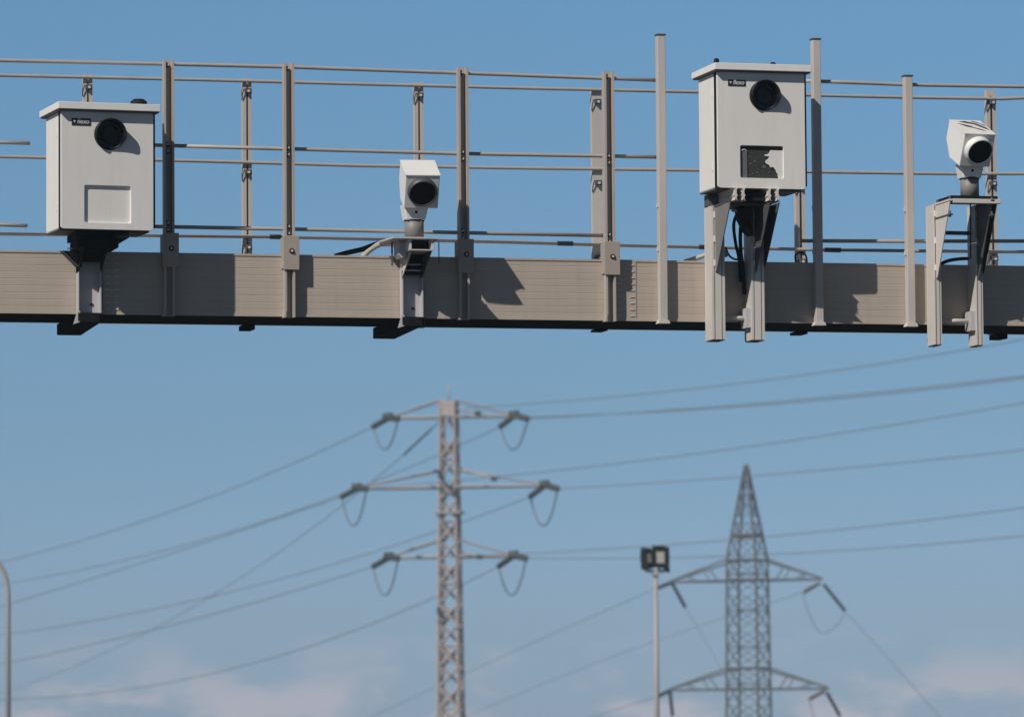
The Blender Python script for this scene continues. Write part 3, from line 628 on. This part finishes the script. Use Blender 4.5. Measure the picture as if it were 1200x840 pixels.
for (py, xl, xr, i) in arms:
    z = zA(py)
    for sgn, px in ((-1, xl), (1, xr)):
        tip = Ti @ (pylon_frame(px, dA)); tip.x /= math.cos(R(10))**2; tip.z = z; tip.y = 0
        w = wA(z)*1.0; m = MB()
        for sy in (-1, 1):
            m.bar((sgn*w, sy*w, z), (tip.x, 0, z), 0.15)
            m.bar((sgn*w, sy*w*0.9, z+1.2), (tip.x, 0, z+0.05), 0.09)
        for t in (0.33, 0.66):
            m.bar((sgn*w+(tip.x-sgn*w)*t, -w*(1-t), z), (sgn*w+(tip.x-sgn*w)*t, w*(1-t), z), 0.09)
        m.build('cross_arm', M_pylonA, pA)
        a = Ti @ Q(px-(17 if sgn < 0 else 16), py+9.5, dA+6); c = Ti @ Q(px+(13 if sgn < 0 else 17), py+0.0, dA-6)
        t0 = Vector((tip.x, 0, z))
        string(t0, a, 0.22).build('insulator_string', M_insul, pA); string(t0+Vector((0, 0, 0.05)), c, 0.23).build('insulator_string', M_insul, pA)
        MB().tube([t0+Vector((-0.35, 0, 0.12)), t0+Vector((0.35, 0, 0.16))], 0.25, 8).build('end_fitting', M_insul, pA)
        lo = Ti @ Q(px-(2 if sgn < 0 else -1), py+(43 if i != 0 else 36), dA)
        dz = (a.z+c.z)/2-lo.z; m = MB(); lp = []
        for k in range(25):
            u = -1+k/12; sg = math.copysign(abs(math.sin(u*PI/2))**0.9, u); q_ = (a+c)*0.5+(c-a)*0.5*sg*(1-0.12*(1-abs(u))); q_.z -= dz*(1-abs(sg)**2.3); lp.append(q_)
        m.tube(lp, 0.055, 6); m.build('jumper_loop', M_wire, pA)
        tipsA[(i, sgn)] = ((px-(17 if sgn < 0 else 16), py+9.5), (px+(13 if sgn < 0 else 17), py+0.0))
# short stub arms towards the viewer
for (px, py, x2, y2) in ((545, 549, 579, 560.5), (545, 646, 562, 652), (540, 478, 560, 484)):
    a = Ti @ Q(px-6, py, dA-0.5); b_ = Ti @ Q(x2, y2, dA-4)
    MB().bar(a, b_, 0.10).build('stub_arm', M_pylonA, pA)
    MB().tube([b_+Vector((-0.2, 0, 0.03)), b_+Vector((0.2, 0, -0.04))], 0.17, 8).build('end_fitting', M_insul, pA)
a = Ti @ Q(505, 503, dA+3); b_ = Ti @ Q(473, 533, dA+8); c = Ti @ Q(517, 492, dA)
string(a, b_, 0.10).build('insulator_string', M_insul, pA); MB().bar(c, a, 0.07).build('stub_arm', M_wire, pA)

# --- power lines
def quad(pts, x):
    (a, ya), (b, yb), (c, yc) = pts
    return ya*(x-b)*(x-c)/((a-b)*(a-c))+yb*(x-a)*(x-c)/((b-a)*(b-c))+yc*(x-a)*(x-b)/((c-a)*(c-b))
def wire(p3, x0, x1, d0, d1, label, r=0.03, group=None):
    n = 36; pts = []
    for k in range(n+1):
        t = k/n; x = x0+(x1-x0)*t; pts.append(Q(x, quad(p3, x), d0+(d1-d0)*t))
    o0 = pts[0]; m = MB(); m.tube([p-o0 for p in pts], r, 6)
    return tag(m.build('power_line', M_wire, loc=o0), label, 'power line', group)
GL = 'wires leaving the slender pylon to the left'; GR = 'wires leaving the slender pylon to the right'
T3 = tipsA
def lft(key, mid, end, label, r=0.034):
    s0 = T3[key][0]; wire((s0, mid, end), s0[0], -260, dA+6, 470, label, r, GL)
lft((0, -1), (220, 592), (11, 656), 'topmost wire left of the slender pylon, running down to the left edge')
lft((1, -1), (220, 642), (12, 707), 'wire running down left from the left middle arm tip of the slender pylon')
lft((0, 1), (400, 579), (10, 683), 'wire from the right top arm tip, crossing left behind the slender pylon')
lft((1, 1), (400, 658), (20, 741), 'wire from the right middle arm tip, crossing left behind the slender pylon')
lft((2, -1), (220, 727), (20, 774), 'wire running down left from the left lowest arm tip of the slender pylon')
lft((2, 1), (400, 744), (10, 819), 'lowest wire on the left, from the right bottom arm of the slender pylon')
wire(((473, 533), (300, 665), (90, 779)), 473, -200, dA+8, 900, 'steep thin wire diving left under the slender pylon top arm, crossing others', 0.034, GL)
def rgt(key, mid, end, label, r=0.031):
    s0 = T3[key][1]; wire((s0, mid, end), s0[0], 1500, dA-6, 250, label, r, GR)
rgt((0, 1), (900, 471.5), (1200, 440.5), 'wire rising right from the right top arm tip of the slender pylon', 0.036)
rgt((0, -1), (900, 474), (1200, 443), 'wire from the left tip of the top arm, running right just under its twin', 0.034)
rgt((1, -1), (900, 520), (1200, 472), 'wire from the left tip of the middle arm, rising right above the pointed pylon')
rgt((1, 1), (900, 556), (1200, 527), 'wire rising right from the right middle arm, grazing the tip of the pointed pylon')
rgt((2, -1), (860, 632), (1200, 594.5), 'wire from the left lowest arm tip, crossing the upper part of the pointed pylon')
rgt((2, 1), (860, 651), (1200, 627.5), 'lowest wire to the right, crossing the pointed pylon just above its upper arm')
wire(((545, 478), (860, 450), (1170, 403)), 545, 1500, dA, 250, 'highest wire, running right from the slender pylon cap up behind the beam', 0.032, GR)

# --- pylon B: pointed, wide body
dB = 480.0; sB = dB/F
def zB(py): return CAM.z+(850-py)*sB
BYAW = -YAW-R(25)
pB = empty('lattice_pylon', pylon_frame(873, dB), BYAW)
tag(pB, 'pointed dark lattice pylon with wide body and two arm levels, right of the floodlight', 'pylon')
TB = (Matrix.Translation(pB.location) @ Matrix.Rotation(BYAW, 4, 'Z')).inverted()
HB = zB(546); ZS = zB(655)
kk = 1/(math.cos(R(25))+math.sin(R(25)))
def wB(z):
    if z >= ZS: t = (z-ZS)/(HB-ZS); return (24*(1-t)+1.5*t)*sB*kk*1.0
    return (24+1.0*(ZS-z)/ZS*3)*sB*kk
lv = [0]; z = 0
while z < ZS-1.0: z += 1.75; lv.append(min(z, ZS))
lv[-1] = ZS
z = ZS; st = 2.0
while z < HB-0.8: z += st; st = max(0.9, st*0.85); lv.append(min(z, HB))
lv[-1] = HB
for sx, sy in cs:
    MB().tube([(sx*wB(0), sy*wB(0), 0), (sx*wB(ZS), sy*wB(ZS), ZS), (sx*wB(HB), sy*wB(HB), HB)], 0.13, 4).build('leg', M_pylonB, pB)
m = MB()
for i in range(len(lv)-1):
    a, b = lv[i], lv[i+1]
    for k in range(4):
        (x0, y0), (x1, y1) = cs[k], cs[(k+1) % 4]
        bw = 0.11 if k % 2 else 0.055
        m.bar((x0*wB(a), y0*wB(a), a), (x1*wB(b), y1*wB(b), b), bw)
        m.bar((x1*wB(a), y1*wB(a), a), (x0*wB(b), y0*wB(b), b), bw)
        if i % 2 == 0: m.bar((x0*wB(a), y0*wB(a), a), (x1*wB(a), y1*wB(a), a), 0.07)
# knots where the members meet
m.build('bracing', M_pylonB, pB)
for py in (657, 680.5, 783, 807, 628):
    z = zB(py); w = wB(z); m = MB()
    for k in range(4):
        (x0, y0), (x1, y1) = cs[k], cs[(k+1) % 4]; m.bar((x0*w, y0*w, z), (x1*w, y1*w, z), 0.18)
    m.build('ring_member', M_pylonB, pB)
for (py, up_, xl, xr) in ((681, 656, 786, 960), (807.5, 783, 784, 966)):
    z = zB(py); zu = zB(up_)
    for sgn, px in ((-1, xl), (1, xr)):
        tip = TB @ pylon_frame(px-2.2, dB); tx = tip.x/math.cos(R(25))**2; w = wB(z); wu = wB(zu); m = MB()
        for sy in (-1, 1):
            m.bar((sgn*w, sy*w, z), (tx, 0, z), 0.16); m.bar((sgn*wu, sy*wu, zu), (tx, 0, z+0.08), 0.13)
            for t in (0.3, 0.6):
                m.bar((sgn*w+(tx-sgn*w)*t, sy*w*(1-t), z), (sgn*wu+(tx-sgn*wu)*(t+0.12), sy*wu*(1-t-0.12), zu+(z-zu)*(t+0.12)), 0.09)
        m.build('cross_arm', M_pylonB, pB)
ins = (((965, 684), (990, 715), M_insul, 10), ((960, 683), (941, 694), M_insulb, -8), ((787, 682), (803, 711), M_insul, 10), ((786, 682.5), (767, 690), M_insul, -8),
       ((969, 811), (984, 838), M_insul, 10), ((966, 809), (948, 819), M_insulb, -8), ((785, 809), (788, 838), M_insul, 10), ((784, 809), (772, 815), M_insul, -8))
for (a, b_, mm, dd) in ins:
    string(TB @ Q(a[0], a[1], dB), TB @ Q(b_[0], b_[1], dB+dd*0.5), 0.21, 10).build('insulator_string', mm, pB)
for (a, lo, c) in (((941, 694), (962, 741), (990, 716)), ((948, 819), (966, 862), (984, 839))):
    a, lo, c = (TB @ Q(a[0], a[1], dB), TB @ Q(lo[0], lo[1], dB), TB @ Q(c[0], c[1], dB))
    m = MB(); m.tube(smooth([a, a.lerp(lo, 0.55)+(a-c)*0.10, lo, c.lerp(lo, 0.5)+(c-a)*0.12, c]), 0.035, 6); m.build('jumper_loop', M_wire, pB)
GB = 'wires of the pointed pylon'
wire(((767, 690), (680, 728), (575, 775)), 767, 300, dB, 640, 'faint wire from the pointed pylon upper left arm, passing behind the floodlight pole', 0.030, GB)
wire(((941, 694), (770, 750), (600, 816)), 941, 300, dB, 640, 'faint wire from the upper right arm, crossing left behind the pointed pylon body', 0.027, GB)
wire(((772, 815), (700, 838), (640, 860)), 772, 300, dB, 600, 'faint wire from the lower left arm of the pointed pylon at the bottom edge', 0.030, GB)
wire(((990, 716), (1040, 770), (1110, 850)), 990, 1180, dB-5, 420, 'faint wire falling steeply right from the upper right arm of the pointed pylon', 0.035, GB)
wire(((803, 712), (835, 765), (870, 835)), 803, 900, dB-5, 440, 'very faint wire falling right from the upper left insulator of the pointed pylon', 0.03, GB)

# ---------------------------------------------------------------- floodlight mast
dF = 150.0; sF = dF/F
base = Q(766, 420, dF); base.z = 0
fm = tag(empty('floodlight_mast', base, -YAW+R(8)), 'slim grey mast with a cluster of black floodlights left of the pointed pylon', 'floodlight')
zt = CAM.z+(852-672)*sF
m = MB(); m.tube([(0, 0, 0), (0, 0, zt)], [0.085, 0.062], 14); m.build('pole', M_mast, fm)
MB().box((-0.36, -0.04, zt-0.02), (0.36, 0.04, zt+0.06)).build('cross_arm', M_mast, fm, 0.01)
MB().box((-0.10, -0.10, zt-0.14), (0.10, 0.10, zt-0.03)).build('collar', M_mast, fm, 0.02)
for (xx, yw, zz, ww) in ((-0.30, 35, 0.38, 0.25), (0.10, 12, 0.44, 0.40), (0.28, -20, 0.40, 0.20)):
    A = Matrix.Translation((xx+0.02, 0, zt+zz)) @ Matrix.Rotation(R(yw), 4, 'Z') @ Matrix.Rotation(R(-6), 4, 'X')
    hd = MB().prism([(-ww/2, -0.14, -0.30), (-ww/2, -0.14, 0.30), (-ww/2, 0.08, 0.36), (-ww/2, 0.14, 0.1), (-ww/2, 0.14, -0.30)], (ww, 0, 0)).transform(A).build('floodlight_head', M_black, fm, 0.02)
    if xx < 0.2:
        MB().box((-ww/2+0.05, -0.147, -0.12 if xx < 0 else -0.2), (ww/2-0.06, -0.141, 0.14)).transform(A).build('reflector', M_lamp, hd)
    MB().tube([(xx, 0, zt+0.05), (xx+0.02, 0, zt+0.12)], 0.04, 8).build('yoke', M_black, fm)
MB().box((0.33, -0.05, zt-0.02), (0.42, 0.05, zt+0.10)).build('control_box', M_black, fm)
# ---------------------------------------------------------------- street lamp at the left edge
base = Q(9.5, 420, dF); base.z = 0
sl = tag(empty('street_lamp', base, -YAW), 'pale grey street lamp column at the left edge, curving out of the picture', 'street lamp')
pts = [(0, 0, 0), (0, 0, CAM.z+(850-690)*sF)]
zc = CAM.z+(850-690)*sF
for k in range(1, 9): a = R(k*9); pts.append((-0.9*(1-math.cos(a)), 0, zc+1.25*math.sin(a)))
pts.append((-1.6, 0, zc+1.50))
m = MB(); m.tube(pts, [0.09]+[0.068]*(len(pts)-1), 14); m.build('column', M_mast, sl)
m = MB(); m.tube([(-1.5, 0, zc+1.50), (-1.7, 0, zc+1.55), (-2.0, 0, zc+1.58), (-2.3, 0, zc+1.56)], [0.06, 0.13, 0.15, 0.05], 14); m.build('lamp_head', M_mast, sl)
